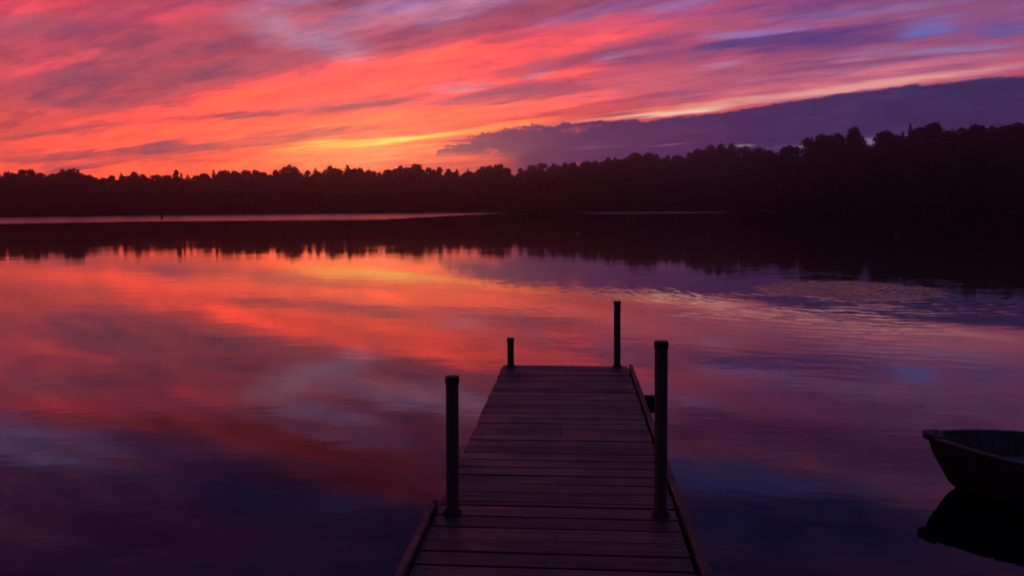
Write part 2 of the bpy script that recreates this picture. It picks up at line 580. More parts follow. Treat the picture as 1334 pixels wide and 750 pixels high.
# wind-ruffled water below the far shore
dist = g.math('SQRT', g.math('ADD', g.math('MULTIPLY', X, X), g.math('MULTIPLY', Y, Y)))
azn = g.math('ARCTAN2', X, Y)
dw = g.math('ADD', dist, g.math('MULTIPLY', g.math('SUBTRACT', g.noise(g.mapping(pos, scale=(0.02, 0.05, 1)), 1.0, 5.0, 0.65), 0.5), 52.0))
azw = g.math('ADD', azn, g.math('MULTIPLY', g.math('SUBTRACT', g.noise(pos, 0.01, 2.0, 0.5), 0.5), 0.02))
lim = g.rng(azw, px_az(500), px_az(690), 0.0, 130.0)
dw = g.math('SUBTRACT', dw, lim)
zone1 = g.math('MULTIPLY', g.rng(dw, 136.0, 168.0), g.rng(azw, px_az(705), px_az(625)))
zone2 = g.math('MULTIPLY', g.math('MULTIPLY', g.rng(dist, 225.0, 250.0), g.rng(azw, px_az(730), px_az(800))), g.rng(azw, px_az(972), px_az(925)))
ruff = g.math('MAXIMUM', zone1, zone2)
g.put(bs.inputs['Roughness'], g.rng(ruff, 0.0, 1.0, 0.012, 0.24, smooth=False))
bs.inputs['Base Color'].default_value = (0.006, 0.007, 0.011, 1)
bs.inputs['IOR'].default_value = 1.40
wv, wf = [(0, 0, 0)], []
wr = [2, 4, 8, 16, 32, 64, 128, 256, 410]
na = 96
for r_ in wr:
    for k in range(na):
        a = 2 * math.pi * k / na
        wv.append((r_ * math.sin(a), r_ * math.cos(a), 0))
for k in range(na):
    wf.append((0, 1 + (k + 1) % na, 1 + k))
for i in range(len(wr) - 1):
    for k in range(na):
        a, b = 1 + i * na, 1 + (i + 1) * na
        wf.append((a + k, a + (k + 1) % na, b + (k + 1) % na, b + k))
water = link_mesh('water', wv, wf, mw)
tag(water, kind='structure')

# ------------------------------------------------------------------ trees
def leaf_mat(name, c1, c2):
    m, g, bs, out = new_mat(name)
    rnd = g.n('ShaderNodeNewGeometry').outputs['Random Per Island']
    obj_r = g.n('ShaderNodeObjectInfo').outputs['Random']
    f = g.math('ADD', g.math('MULTIPLY', rnd, 0.6), g.math('MULTIPLY', obj_r, 0.4))
    g.put(bs.inputs['Base Color'], g.mix(f, c1, c2))
    bs.inputs['Roughness'].default_value = 0.75
    bs.inputs['Specular IOR Level'].default_value = 0.04
    return m


m_leaf = leaf_mat('broadleaf_foliage', (0.018, 0.030, 0.010), (0.046, 0.060, 0.018))
m_needle = leaf_mat('conifer_foliage', (0.014, 0.028, 0.014), (0.035, 0.055, 0.022))
m_bush = leaf_mat('shore_scrub_foliage', (0.02, 0.032, 0.012), (0.06, 0.065, 0.03))
m_bark = simple_mat('tree_bark', (0.035, 0.028, 0.022), (0.09, 0.07, 0.055), scale=6, rough=0.9, bump=0.02, stretch=(1, 1, 0.2))


def leaf_cards(P, Nrm, size, rng):
    """one small bent leaf spray (two triangles sharing a fold) per point"""
    n = len(P)
    t = rng.normal(size=(n, 3))
    t -= Nrm * np.sum(t * Nrm, 1)[:, None]
    t /= np.linalg.norm(t, axis=1)[:, None] + 1e-9
    b = np.cross(Nrm, t)
    s = size * rng.uniform(0.55, 1.35, n)
    a = P + t * s[:, None]
    c = P - t * s[:, None] * rng.uniform(0.6, 1.0, (n, 1))
    d = P + b * s[:, None] * 0.55 + Nrm * s[:, None] * 0.25
    e = P - b * s[:, None] * 0.55 - Nrm * s[:, None] * 0.15
    V_ = np.stack([a, d, c, e], 1).reshape(-1, 3)
    idx = np.arange(n) * 4
    Fc = np.concatenate([np.stack([idx, idx + 1, idx + 2], 1), np.stack([idx, idx + 2, idx + 3], 1)])
    return V_, Fc


def np_mesh(name, V_, Fc, mat):
    me = bpy.data.meshes.new(name)
    me.vertices.add(len(V_))
    me.vertices.foreach_set('co', np.asarray(V_, np.float32).ravel())
    me.loops.add(Fc.size)
    me.polygons.add(len(Fc))
    me.loops.foreach_set('vertex_index', Fc.ravel().astype(np.int32))
    me.polygons.foreach_set('loop_start', np.arange(0, Fc.size, 3, dtype=np.int32))
    me.update(calc_edges=True)
    me.materials.append(mat)
    return me


def limb(verts, faces, pts, radii, n=6):
    base = len(verts)
    for (p, r_) in zip(pts, radii):
        for k in range(n):
            a = 2 * math.pi * k / n
            verts.append((p[0] + r_ * math.cos(a), p[1] + r_ * math.sin(a), p[2]))
    for i in range(len(pts) - 1):
        for k in range(n):
            faces.append((base + i * n + k, base + i * n + (k + 1) % n, base + (i + 1) * n + (k + 1) % n, base + (i + 1) * n + k))


def make_broadleaf(seed, wide=5.2, low=3.0, nl=11, nleaf=3200, flat=1.0):
    """unit tree, 20 m tall; returns crown mesh, trunk mesh"""
    r = np.random.default_rng(seed)
    lobes = []
    for i in range(nl):
        h = low + (19.0 - low) * (i + 0.5) / nl
        prof = math.sin(math.pi * min(1, max(0.08, (h - low + 2.4) / (21.5 - low)))) ** 0.7
        a = i * 2.4 + r.uniform(-0.6, 0.6)
        rr_ = wide * prof * r.uniform(0.3, 0.72)
        R = (1.9 + 1.7 * r.random()) * (0.55 + 0.55 * prof)
        lobes.append((rr_ * math.cos(a), rr_ * math.sin(a), min(h, 20 - R * 0.8), R))
    lobes.append((r.uniform(-1, 1), r.uniform(-1, 1), 20 - 2.0, 2.1))
    P, Nn = [], []
    tot = sum(l[3] ** 2 for l in lobes)
    for (x, y, z, R) in lobes:
        n = int(nleaf * R * R / tot)
        d = r.normal(size=(n, 3))
        d /= np.linalg.norm(d, axis=1)[:, None]
        # clumpy radius so the outline is broken
        bumps = sum(np.sin(d @ r.normal(size=3) * q + r.uniform(0, 6)) for q in (3, 5, 8)) / 3
        rad_ = R * (0.80 + 0.24 * bumps) * r.uniform(0.72, 1.06, n)
        rad_ *= np.where(r.random(n) < 0.10, r.uniform(1.1, 1.4, n), 1.0)
        p = d * rad_[:, None]
        p[:, 2] *= 0.82 * flat
        P.append(p + np.array([x, y, z]))
        Nn.append(d + r.normal(size=(n, 3)) * 0.6)
    P = np.concatenate(P)
    Nn = np.concatenate(Nn)
    Nn /= np.linalg.norm(Nn, axis=1)[:, None]
    V_, Fc = leaf_cards(P, Nn, 0.44, r)
    crown = np_mesh('crown', V_, Fc, m_leaf)
    tv, tf = [], []
    tx, ty = r.uniform(-0.4, 0.4, 2)
    limb(tv, tf, [(0, 0, -0.8), (0.05, 0, 1.5), (tx * 0.4, ty * 0.4, 6), (tx, ty, 11), (tx * 1.4, ty * 1.2, 17.5)], [0.42, 0.32, 0.26, 0.18, 0.05], 8)
    for (x, y, z, R) in lobes:
        zz_ = max(2.0, z * 0.62)
        k = zz_ / 14
        limb(tv, tf, [(tx * k, ty * k, zz_), (x * 0.5, y * 0.5, (zz_ + z) / 2), (x, y, z)], [0.13, 0.09, 0.03], 5)
    trunk = bpy.data.meshes.new('trunk')
    trunk.from_pydata(tv, [], tf)
    trunk.materials.append(m_bark)
    return crown, trunk


def make_conifer(seed, wide=3.0, nleaf=1900):
    r = np.random.default_rng(seed)
    P, Nn = [], []
    tv, tf = [], []
    limb(tv, tf, [(0, 0, -0.8), (0, 0, 6), (0, 0, 13), (0, 0, 19.2)], [0.32, 0.24, 0.14, 0.02], 7)
    z = 2.2
    while z < 19.6:
        q = (20 - z) / 18
        L = wide * (q ** 0.62) * r.uniform(0.7, 1.15) + 0.45
        nb = 6 if q > 0.2 else 4
        a0 = r.uniform(0, 6.28)
        for k in range(nb):
            a = a0 + 6.28 * k / nb + r.uniform(-0.3, 0.3)
            Lb = L * r.uniform(0.65, 1.1)
            n = max(6, int(nleaf / 110 * (0.45 + q)))
            t = r.uniform(0.08, 1.0, n)
            x, y = np.cos(a) * Lb * t, np.sin(a) * Lb * t
            zz_ = z - 0.35 * Lb * t ** 1.5
            j = r.normal(size=(n, 3)) * 0.22 * (0.5 + q)
            P.append(np.stack([x, y, zz_], 1) + j)
            Nn.append(np.tile([0.2 * math.cos(a), 0.2 * math.sin(a), 1.0], (n, 1)) + r.normal(size=(n, 3)) * 0.45)
            limb(tv, tf, [(0, 0, z), (math.cos(a) * Lb * 0.9, math.sin(a) * Lb * 0.9, z - 0.3 * Lb)], [0.05, 0.012], 4)
        z += 0.62 + 0.35 * q
    n = 14
    P.append(np.stack([r.normal(size=n) * 0.08, r.normal(size=n) * 0.08, r.uniform(18.4, 20, n)], 1))
    Nn.append(r.normal(size=(n, 3)))
    P = np.concatenate(P)
    Nn = np.concatenate(Nn)
    Nn /= np.linalg.norm(Nn, axis=1)[:, None]
    V_, Fc = leaf_cards(P, Nn, 0.42, r)
    crown = np_mesh('crown', V_, Fc, m_needle)
    trunk = bpy.data.meshes.new('trunk')
    trunk.from_pydata(tv, [], tf)
    trunk.materials.append(m_bark)
    return crown, trunk


BROAD = [make_broadleaf(100 + i, wide=w_, nl=n_, flat=f_) for i, (w_, n_, f_) in
         enumerate([(5.2, 11, 1.0), (4.4, 10, 1.05), (6.0, 13, 0.95), (5.0, 9, 1.1), (5.6, 12, 0.9), (4.0, 9, 1.1)])]
CONIF = [make_conifer(200 + i, wide=w_) for i, w_ in enumerate([3.6, 4.2, 3.2])]


def tree(x, y, z, height, width, meshes, name, label, cat, group=None):
    root = empty(name, (x, y, z), RNG.uniform(0, 6.28))
    s = height / 20.0
    root.scale = (width, width, s)
    for nm, me in (('crown', meshes[0]), ('trunk', meshes[1])):
        o = bpy.data.objects.new(nm, me)
        COL.objects.link(o)
        o.parent = root
    tag(root, label, cat, group)
    return root


def ground_z(az_deg, off):
    return float(bank_z(off, az_deg)) - 0.15


def plant(px, py, off, kind, label, group=None, wscale=1.0, exact=True):
    """a tree whose top shows at picture point (px, py), standing `off` metres behind the shoreline"""
    az = math.degrees(px_az(px, py))
    D = float(shore(az)) + off
    top = at_dist(px, py, D)
    gz = ground_z(az, off)
    h = top.z - gz
    meshes = RNG.choice(BROAD) if kind == 'b' else RNG.choice(CONIF)
    w = wscale * (0.85 + 0.3 * RNG.random()) * (0.55 + 0.45 * h / 20)
    nm, cat = ('broadleaf_tree', 'tree') if kind == 'b' else ('conifer_tree', 'tree')
    return tree(top.x, top.y, gz, h, w, meshes, nm, label, cat, group)


SKY = [(-60, 222), (0, 220), (32, 220), (42, 223), (65, 224), (78, 220), (92, 219), (105, 223), (125, 227), (150, 226), (175, 223), (190, 227),
       (215, 227), (230, 223), (250, 226), (270, 222), (290, 219), (320, 219), (350, 220), (370, 216), (380, 214), (390, 217), (400, 220),
       (425, 215), (437, 216), (445, 221), (452, 215), (470, 218), (485, 220), (510, 217), (530, 214), (548, 213), (565, 216), (590, 219),
       (620, 217), (650, 213), (667, 217), (690, 214), (702, 211), (720, 212), (745, 207), (780, 205), (800, 202), (830, 199), (860, 198),
       (885, 201), (905, 196), (930, 188), (950, 187), (960, 190), (985, 192), (1000, 197), (1010, 193), (1025, 189), (1040, 191), (1052, 180),
       (1070, 174), (1085, 172), (1096, 176), (1102, 168), (1115, 165), (1127, 168), (1132, 180), (1137, 179), (1143, 171), (1160, 167),
       (1180, 168), (1192, 168), (1205, 160), (1220, 157), (1234, 164), (1244, 172), (1256, 163), (1275, 160), (1292, 161), (1302, 166),
       (1315, 160), (1334, 158), (1420, 150), (1520, 140)]
SKX = [p[0] for p in SKY]
SKYY = [p[1] for p in SKY]


def sky_y(x):
    return float(np.interp(x, SKX, SKYY))


# trees that can be picked out on the skyline
NAMED = [
    (1070, 174, 14, 'b', 1.05, 'tall rounded tree opening the high right bank, left of the flat-topped crown', 'right'),
    (1113, 165, 18, 'b', 0.85, 'flat-topped tree standing clear of its neighbours beside the bright sky gap', 'right'),
    (1157, 168, 14, 'b', 1.05, 'broad dome-crowned tree just right of the bright sky gap on the right bank', 'right'),
    (1186, 158, 24, 'c', 0.45, 'thin dark spire tip poking up between two broad crowns on the right bank', 'right'),
    (1213, 158, 16, 'b', 1.0, 'ragged tall crown right of the thin spire on the right bank', 'right'),
    (1270, 160, 16, 'b', 1.1, 'wide lumpy crown right of the small bright hole in the foliage', 'right'),
    (1322, 159, 14, 'b', 1.0, 'tallest tree at the right edge of the photo, above the rowboat', 'right'),
    (1030, 189, 16, 'b', 0.8, 'lower rounded tree at the foot of the step up to the high bank', 'right'),
    (940, 187, 22, 'b', 1.0, 'raised round crown where the far shore meets the dark right point', 'far'),
    (905, 196, 20, 'b', 0.8, 'small crown just left of the raised crown above the strip of bright water', 'far'),
    (92, 219, 22, 'b', 1.25, 'broad flat round crown standing out of the far left treeline', 'far'),
    (42, 220, 22, 'c', 0.8, 'little pointed tree left of the broad round crown, far left treeline', 'far'),
    (175, 223, 22, 'b', 0.8, 'small round crown alone on the low stretch of the far left treeline', 'far'),
    (230, 221, 22, 'b', 0.5, 'sparse thin-topped tree above the small dark marker buoy', 'far'),
    (378, 214, 24, 'b', 0.8, 'first of two raised knobby crowns left of the yellow glow', 'far'),
    (430, 214, 24, 'b', 0.8, 'second raised knobby crown, below the left end of the yellow glow', 'far'),
    (452, 213, 24, 'c', 0.9, 'pointed tree standing up below the yellow glow', 'far'),
    (540, 212, 24, 'b', 1.3, 'broad low dome of foliage right below the tip of the purple cloud bank', 'far'),
    (652, 212, 22, 'b', 0.9, 'round crown rising above the far treeline over the short far dock post', 'far'),
]
for (px, py, off, kind, ws, lab, side) in NAMED:
    plant(px, py, off, kind, lab, wscale=ws)

sections = [
    (-60, 330, 'hazy dark tree packed among like neighbours in the low treeline left of the yellow glow', 'trees of the far left treeline'),
    (330, 660, 'reddish hazy tree packed among like neighbours in the far treeline below the yellow glow', 'trees of the far treeline below the glow'),
    (660, 965, 'dark tree packed among like neighbours in the rising treeline beyond the thin bright water strip', 'trees of the far treeline behind the dock'),
    (965, 1450, 'near-black tree packed among like neighbours in the dense mass on the right bank', 'trees massed on the right bank'),
]


def section(px):
    for a, b, lab, gr in sections:
        if px < b:
            return lab, gr
    return sections[-1][2:]


named_x = [n[0] for n in NAMED]
# skyline row
x = -45.0
while x < 1390:
    near = x > 965
    x += RNG.uniform(11, 17) if not near else RNG.uniform(16, 23)
    lab, gr = section(x)
    conif = RNG.random() < (0.25 if x < 700 else 0.08)
    y = min(sky_y(x - 5), sky_y(x), sky_y(x + 5)) + RNG.choice((RNG.uniform(-0.5, 2.5), RNG.uniform(2.0, 7.0 if near else 4.5)))
    if 1120 < x < 1144:
        continue
    plant(x, y, RNG.uniform(24, 50), 'c' if conif else 'b', lab, gr, wscale=(0.95 if conif else RNG.uniform(0.8, 1.35)))
# a second, looser row behind
x = -40.0
while x < 1390:
    x += RNG.uniform(15, 29)
    lab, gr = section(x)
    if 1118 < x < 1146:
        continue
    conif = RNG.random() < 0.3
    plant(x, sky_y(x) + RNG.uniform(0.0, 6.0), RNG.uniform(40, 62), 'c' if conif else 'b', lab, gr, wscale=(0.8 if conif else 0.8))
# lower rows down to the water
for row, (off0, off1, f, st0, st1) in enumerate([(14, 24, 0.89, 19, 26), (8, 14, 0.72, 25, 33), (3, 7, 0.45, 30, 42)]):
    x = -45.0 - row * 7
    while x < 1390:
        near = x > 965
        x += RNG.uniform(st0, st1) * (1.35 if near else 1.0)
        lab, gr = section(x)
        base = 277.0
        y = base - (base - sky_y(x)) * f * RNG.uniform(0.92, 1.05)
        if 1112 < x < 1148 and row == 0:
            y = max(y, 192)
        conif = RNG.random() < 0.1
        plant(x, y, RNG.uniform(off0, off1), 'c' if conif else 'b', lab, gr, wscale=1.4)

print('TREES', sum(1 for o in bpy.data.objects if o.name.startswith(('broadleaf_tree', 'conifer_tree'))))
# the wood behind: one unbroken mass of foliage that closes the gaps between the trees in front
r = np.random.default_rng(21)
N = 60000
px_ = r.uniform(-60, 1400, N)
az_ = np.degrees(np.arctan((px_ - W / 2) / F))
off_ = r.uniform(52, 78, N)
D_ = shore(az_) + off_
lump = 10.5 + np.where(px_ > 960, 7.0, 0.0) + 3.0 * np.sin(px_ * 0.21 + 2 * np.sin(px_ * 0.043)) + 1.6 * np.sin(px_ * 0.63)
ytop = np.array([sky_y(x) for x in px_]) + lump
ytop = np.where((px_ > 1118) & (px_ < 1146), np.maximum(ytop, 192), ytop)
ytop = np.where((px_ > 1234) & (px_ < 1250), np.maximum(ytop, 181), ytop)
ztop = np.array([at_dist(a, b, c).z for a, b, c in zip(px_, ytop, D_)])
z0_ = bank_z(off_, 0)
z_ = z0_ + (ztop - z0_) * r.uniform(0, 1, N) ** 0.6
P_ = np.stack([D_ * np.sin(np.radians(az_)), D_ * np.cos(np.radians(az_)), z_], 1)
Nn_ = r.normal(size=(N, 3))
Nn_ /= np.linalg.norm(Nn_, axis=1)[:, None]
V_, Fc_ = leaf_cards(P_, Nn_, 0.95, r)
wd = bpy.data.objects.new('woodland', np_mesh('woodland', V_, Fc_, m_leaf))
COL.objects.link(wd)
tag(wd, 'dark wood closing the view behind the lakeside trees', 'woodland', kind='stuff')

# waterside scrub, one uncountable band
r = np.random.default_rng(5)
N = 42000
px_ = r.uniform(-120, 1500, N)
az_ = np.degrees(np.arctan((px_ - W / 2) / F))
off_ = r.gamma(1.6, 2.6, N)
D_ = shore(az_) + off_ - 0.6
clump = 0.5 + 0.5 * np.sin(az_ * 9.0 + np.sin(az_ * 31) * 1.5)
hmax = (1.0 + 3.4 * clump) * np.clip(0.35 + off_ * 0.25, 0.35, 1.3)
z_ = np.clip(bank_z(off_, 0), 0, None) + r.uniform(0.0, 1.0, N) ** 0.8 * hmax
P_ = np.stack([D_ * np.sin(np.radians(az_)), D_ * np.cos(np.radians(az_)), z_], 1)
Nn_ = r.normal(size=(N, 3))
Nn_ /= np.linalg.norm(Nn_, axis=1)[:, None]
V_, Fc_ = leaf_cards(P_, Nn_, 0.55, r)
me = np_mesh('undergrowth', V_, Fc_, m_bush)
ug = bpy.data.objects.new('undergrowth', me)
COL.objects.link(ug)
tag(ug, 'dark scrub lining the waterside below the trees', 'undergrowth', kind='stuff')

# ------------------------------------------------------------------ dock
DECK_Z = 0.49
HEAD = math.atan2(749 - W / 2, F)
dv = Vector((math.sin(HEAD), math.cos(HEAD), 0))
pv = Vector((math.cos(HEAD), -math.sin(HEAD), 0))


def dock_xy(px, py, z=DECK_Z):
    p = on_plane(px, py, z)
    return p.dot(pv), p.dot(dv)


DL = (dock_xy(655, 477)[0] + dock_xy(598.7, 598.7)[0]) / 2
DR = (dock_xy(818, 477)[0] + dock_xy(868, 623)[0] + dock_xy(910, 750)[0]) / 3
YF = dock_xy(735, 476)[1]
YJ = dock_xy(880, 663)[1]
YJL = dock_xy(566, 661)[1]
YK = dock_xy(832, 514)[1]
print('DOCK', DL, DR, YF, YJ, YJL, YK)
Y0 = -5.5
dock = empty('dock', tuple(dv * 0.0), -HEAD)
tag(dock, 'weathered wooden plank dock with four pipe posts running out over the lake', 'dock')


def wood_mat(name, dark, light, rough=0.58):
    m, g, bs, out = new_mat(name)
    tc = g.n('ShaderNodeTexCoord').outputs['Object']
    rnd = g.n('ShaderNodeNewGeometry').outputs['Random Per Island']
    off = g.comb(g.math('MULTIPLY', rnd, 37.0), g.math('MULTIPLY', rnd, 11.0), 0.0)
    va = g.n('ShaderNodeVectorMath', operation='ADD')
    g.put(va.inputs[0], tc)
    g.put(va.inputs[1], off)
    grain = g.noise(g.mapping(va.outputs[0], scale=(1.4, 46.0, 30.0)), 1.0, 6.0, 0.62, dist=0.4)
    fineg = g.noise(g.mapping(va.outputs[0], scale=(5.0, 160.0, 90.0)), 1.0, 3.0, 0.6)
    blot = g.noise(va.outputs[0], 2.6, 3.0, 0.6)
    f = g.math('ADD', g.math('MULTIPLY', grain, 0.75), g.math('MULTIPLY', blot, 0.35))
    col = g.mix(g.rng(f, 0.35, 0.75), dark, light)
    tint = g.math('ADD', 0.52, g.math('MULTIPLY', rnd, 0.96))
    tn = g.comb(tint, tint, tint)
    col = g.mix(1.0, col, tn, 'MULTIPLY')
    stain = g.noise(g.mapping(tc, scale=(1.0, 1.6, 1.0)), 2.2, 5.0, 0.65)
    col = g.mix(g.rng(stain, 0.52, 0.70, 0.0, 0.65), col, g.mix(1.0, col, (0.5, 0.46, 0.42), 'MULTIPLY'))
    # nail heads are modelled; knots as small dark discs
    vor = g.n('ShaderNodeTexVoronoi')
    g.put(vor.inputs['Vector'], g.mapping(va.outputs[0], scale=(1.6, 5.0, 1.0)))
    vor.inputs['Scale'].default_value = 1.5
    knot = g.rng(vor.outputs['Distance'], 0.10, 0.03)
    col = g.mix(g.math('MULTIPLY', knot, 0.55), col, (0.02, 0.012, 0.008))
    g.put(bs.inputs['Base Color'], col)
    g.put(bs.inputs['Roughness'], g.rng(blot, 0.3, 0.7, rough - 0.12, rough + 0.12))
    bs.inputs['Specular IOR Level'].default_value = 0.45
    b = g.n('ShaderNodeBump')
    b.inputs['Distance'].default_value = 0.0025
    g.put(b.inputs['Height'], g.math('ADD', grain, g.math('MULTIPLY', fineg, 0.4)))
    g.put(bs.inputs['Normal'], b.outputs[0])
    return m


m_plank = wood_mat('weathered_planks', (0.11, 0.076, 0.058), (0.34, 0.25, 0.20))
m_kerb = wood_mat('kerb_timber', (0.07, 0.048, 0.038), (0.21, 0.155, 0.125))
m_post = simple_mat('dark_painted_pipe', (0.14, 0.08, 0.06), (0.21, 0.125, 0.09), scale=9, rough=0.85, bump=0.0006)
m_cap = simple_mat('black_rubber', (0.022, 0.016, 0.016), (0.04, 0.03, 0.028), scale=30, rough=0.6)
m_steel = simple_mat('galvanised_steel', (0.10, 0.10, 0.11), (0.2, 0.2, 0.2), scale=40, rough=0.45, metal=0.8)

PW = 0.137


def plank_deck(name, y_near, y_far):
    bm = bmesh.new()
    y = y_far
    while y > y_near + 0.04:
        gap = RNG.uniform(0.0035, 0.008) if RNG.random() > 0.12 else RNG.uniform(0.009, 0.014)
        y1 = max(y_near, y - PW)
        jl, jr = RNG.uniform(-0.006, 0.004), RNG.uniform(-0.004, 0.004)
        dz_ = RNG.uniform(-0.0028, 0.0012)
        tilt = RNG.uniform(-0.0025, 0.0025)
        c = Vector(((DL + DR) / 2, (y + y1) / 2, DECK_Z - 0.019))
        mat = Matrix.Translation(c) @ Matrix.Rotation(RNG.uniform(-0.0016, 0.0016), 4, 'Z') @ Matrix.Rotation(RNG.uniform(-0.008, 0.008), 4, 'X') @ \
            Matrix.Rotation(tilt, 4, 'Y') @ Matrix.Translation((0, 0, dz_)) @ Matrix.Translation(-c)
        bm_box(bm, DL + jl, DR + jr - 0.004, y1 + gap / 2, y - gap / 2, DECK_Z - 0.038, DECK_Z, bev=0.0035, mat=mat)
        y -= PW + 0.0006
    return link_bm(name, bm, m_plank, dock)


far_deck = plank_deck('deck', YJ + 0.004, YF)
near_deck = plank_deck('deck', Y0, YJ - 0.004)
# screws, two rows of pairs per plank
bm = bmesh.new()
for yb, yt in ((YJ + 0.004, YF), (Y0 + 3.0, YJ - 0.004)):
    y = yt
    while y > yb + 0.1:
        for xs in (DL + 0.06, (DL + DR) / 2, DR - 0.06):
            for yo in (0.035, 0.10):
                a = RNG.uniform(-0.008, 0.008)
                bm_lathe(bm, [(0.0045, DECK_Z - 0.004), (0.0045, DECK_Z + 0.0002), (0.0025, DECK_Z + 0.0010)], 8, xs + a, y - yo + a * 0.4)
        y -= PW + 0.0006
link_bm('screw_heads', bm, m_steel, dock)['kind'] = 'stuff'


def kerb(x0, x1, ya, yb, z0, z1):
    bm = bmesh.new()
    bm_box(bm, x0, x1, ya, yb, z0, z1, bev=0.004)
    # the grain of the shared timber runs along local x, so the board is modelled along x and turned
    o = link_bm('kerb_board', bm, m_kerb, dock)
    return o


KW = 0.035
GAPK = 0.007
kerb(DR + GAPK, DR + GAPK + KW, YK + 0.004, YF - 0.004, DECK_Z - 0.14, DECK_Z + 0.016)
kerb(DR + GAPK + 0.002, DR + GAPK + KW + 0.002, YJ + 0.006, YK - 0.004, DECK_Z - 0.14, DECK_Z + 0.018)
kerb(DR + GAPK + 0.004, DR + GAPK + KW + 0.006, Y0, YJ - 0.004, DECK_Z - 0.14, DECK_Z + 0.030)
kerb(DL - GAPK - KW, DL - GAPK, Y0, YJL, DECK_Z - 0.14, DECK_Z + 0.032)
# steel hoop strap at the end of the left kerb
bm = bmesh.new()
bm_box(bm, DL - GAPK - 0.020, DL - GAPK + 0.004, YJL + 0.001, YJL + 0.007, DECK_Z - 0.02, DECK_Z + 0.038, bev=0.0015)
bm_box(bm, DL - GAPK - 0.001, DL - GAPK + 0.004, YJL - 0.16, YJL + 0.0005, DECK_Z - 0.02, DECK_Z + 0.038, bev=0.0015)
link_bm('end_strap', bm, m_cap, dock)
# under-frame
bm = bmesh.new()
for xs in (DL + 0.02, (DL + DR) / 2 - 0.02, DR - 0.06):
    for ya, yb in ((YJ + 0.01, YF - 0.045), (Y0, YJ - 0.01)):
        bm_box(bm, xs, xs + 0.04, ya, yb, DECK_Z - 0.19, DECK_Z - 0.042, bev=0.003)
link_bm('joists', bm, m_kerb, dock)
bm = bmesh.new()
bm_box(bm, DL + 0.005, DR - 0.005, YF - 0.042, YF - 0.004, DECK_Z - 0.19, DECK_Z - 0.042, bev=0.003)
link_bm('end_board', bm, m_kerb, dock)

PR = 0.0315


def post(px, py_base, py_top, lean=0.0):
    xx, yy = dock_xy(px, py_base)
    p = pv * xx + dv * yy
    D = math.hypot(p.x, p.y)
    top = at_dist(px, py_top, D).z
    xb, ln = xx - lean * DECK_Z, (lean, lean * 0.4)
    bm = bmesh.new()
    bm_lathe(bm, [(PR, -1.5), (PR, top - 0.030)], 28, xb, yy, ln)
    po = link_bm('post', bm, m_post, dock)
    for f in po.data.polygons:
        f.use_smooth = len(f.vertices) == 4
    bm = bmesh.new()
    bm_lathe(bm, [(PR + 0.0035, top - 0.032), (PR + 0.0035, top - 0.004), (PR + 0.001, top), (PR - 0.004, top + 0.0005)], 28, xb, yy, ln)
    link_bm('cap', bm, m_cap, po)
    bm = bmesh.new()
    bm_lathe(bm, [(PR + 0.016, DECK_Z + 0.0015), (PR + 0.016, DECK_Z + 0.006), (PR + 0.006, DECK_Z + 0.010), (PR + 0.004, DECK_Z + 0.026), (PR + 0.001, DECK_Z + 0.027)], 28, xx, yy)
    link_bm('collar', bm, m_post, po)
    return po


post(589.5, 667, 490, 0.011)
post(860.5, 670, 444, -0.008)
post(665.5, 477.5, 440, -0.006)
post(804.0, 477.5, 392, -0.005)

# square pipe sleeve bolted to the outside of the right kerb
bx0, by0 = DR + GAPK + KW + 0.004, dock_xy(845, 516, DECK_Z)[1]
bm = bmesh.new()
z1, z0 = DECK_Z + 0.012, DECK_Z - 0.115
w_, t_k = 0.082, 0.008
bm_box(bm, bx0, bx0 + t_k, by0 - w_, by0, z0, z1, bev=0.0015)
bm_box(bm, bx0 + w_ - t_k, bx0 + w_, by0 - w_, by0, z0, z1, bev=0.0015)
bm_box(bm, bx0 + t_k + 0.0005, bx0 + w_ - t_k - 0.0005, by0 - t_k, by0 - 0.001, z0, z1, bev=0.0015)
bm_box(bm, bx0 + t_k + 0.0005, bx0 + w_ - t_k - 0.0005, by0 - w_ + 0.001, by0 - w_ + t_k, z0, z1, bev=0.0015)
for zb in (z0 + 0.03, z1 - 0.03):
    bm_box(bm, bx0 + 0.03, bx0 + 0.052, by0 - w_ - 0.012, by0 - w_ + 0.0005, zb - 0.011, zb + 0.011, bev=0.003)
sl_ = link_bm('post_sleeve', bm, m_cap, dock)

# ------------------------------------------------------------------ rowboat
m_hull = simple_mat('dark_painted_hull', (0.08, 0.076, 0.06), (0.13, 0.12, 0.10), scale=7, rough=0.7, bump=0.001)
m_in = simple_mat('boat_inside_paint', (0.12, 0.125, 0.09), (0.22, 0.21, 0.17), scale=9, rough=0.65)
m_rail = simple_mat('aluminium_gunwale', (0.2, 0.18, 0.165), (0.34, 0.31, 0.29), scale=30, rough=0.5, metal=0.2)
m_seat = simple_mat('pale_worn_seat', (0.36, 0.33, 0.32), (0.52, 0.48, 0.46), scale=12, rough=0.65, stretch=(1, 6, 1))

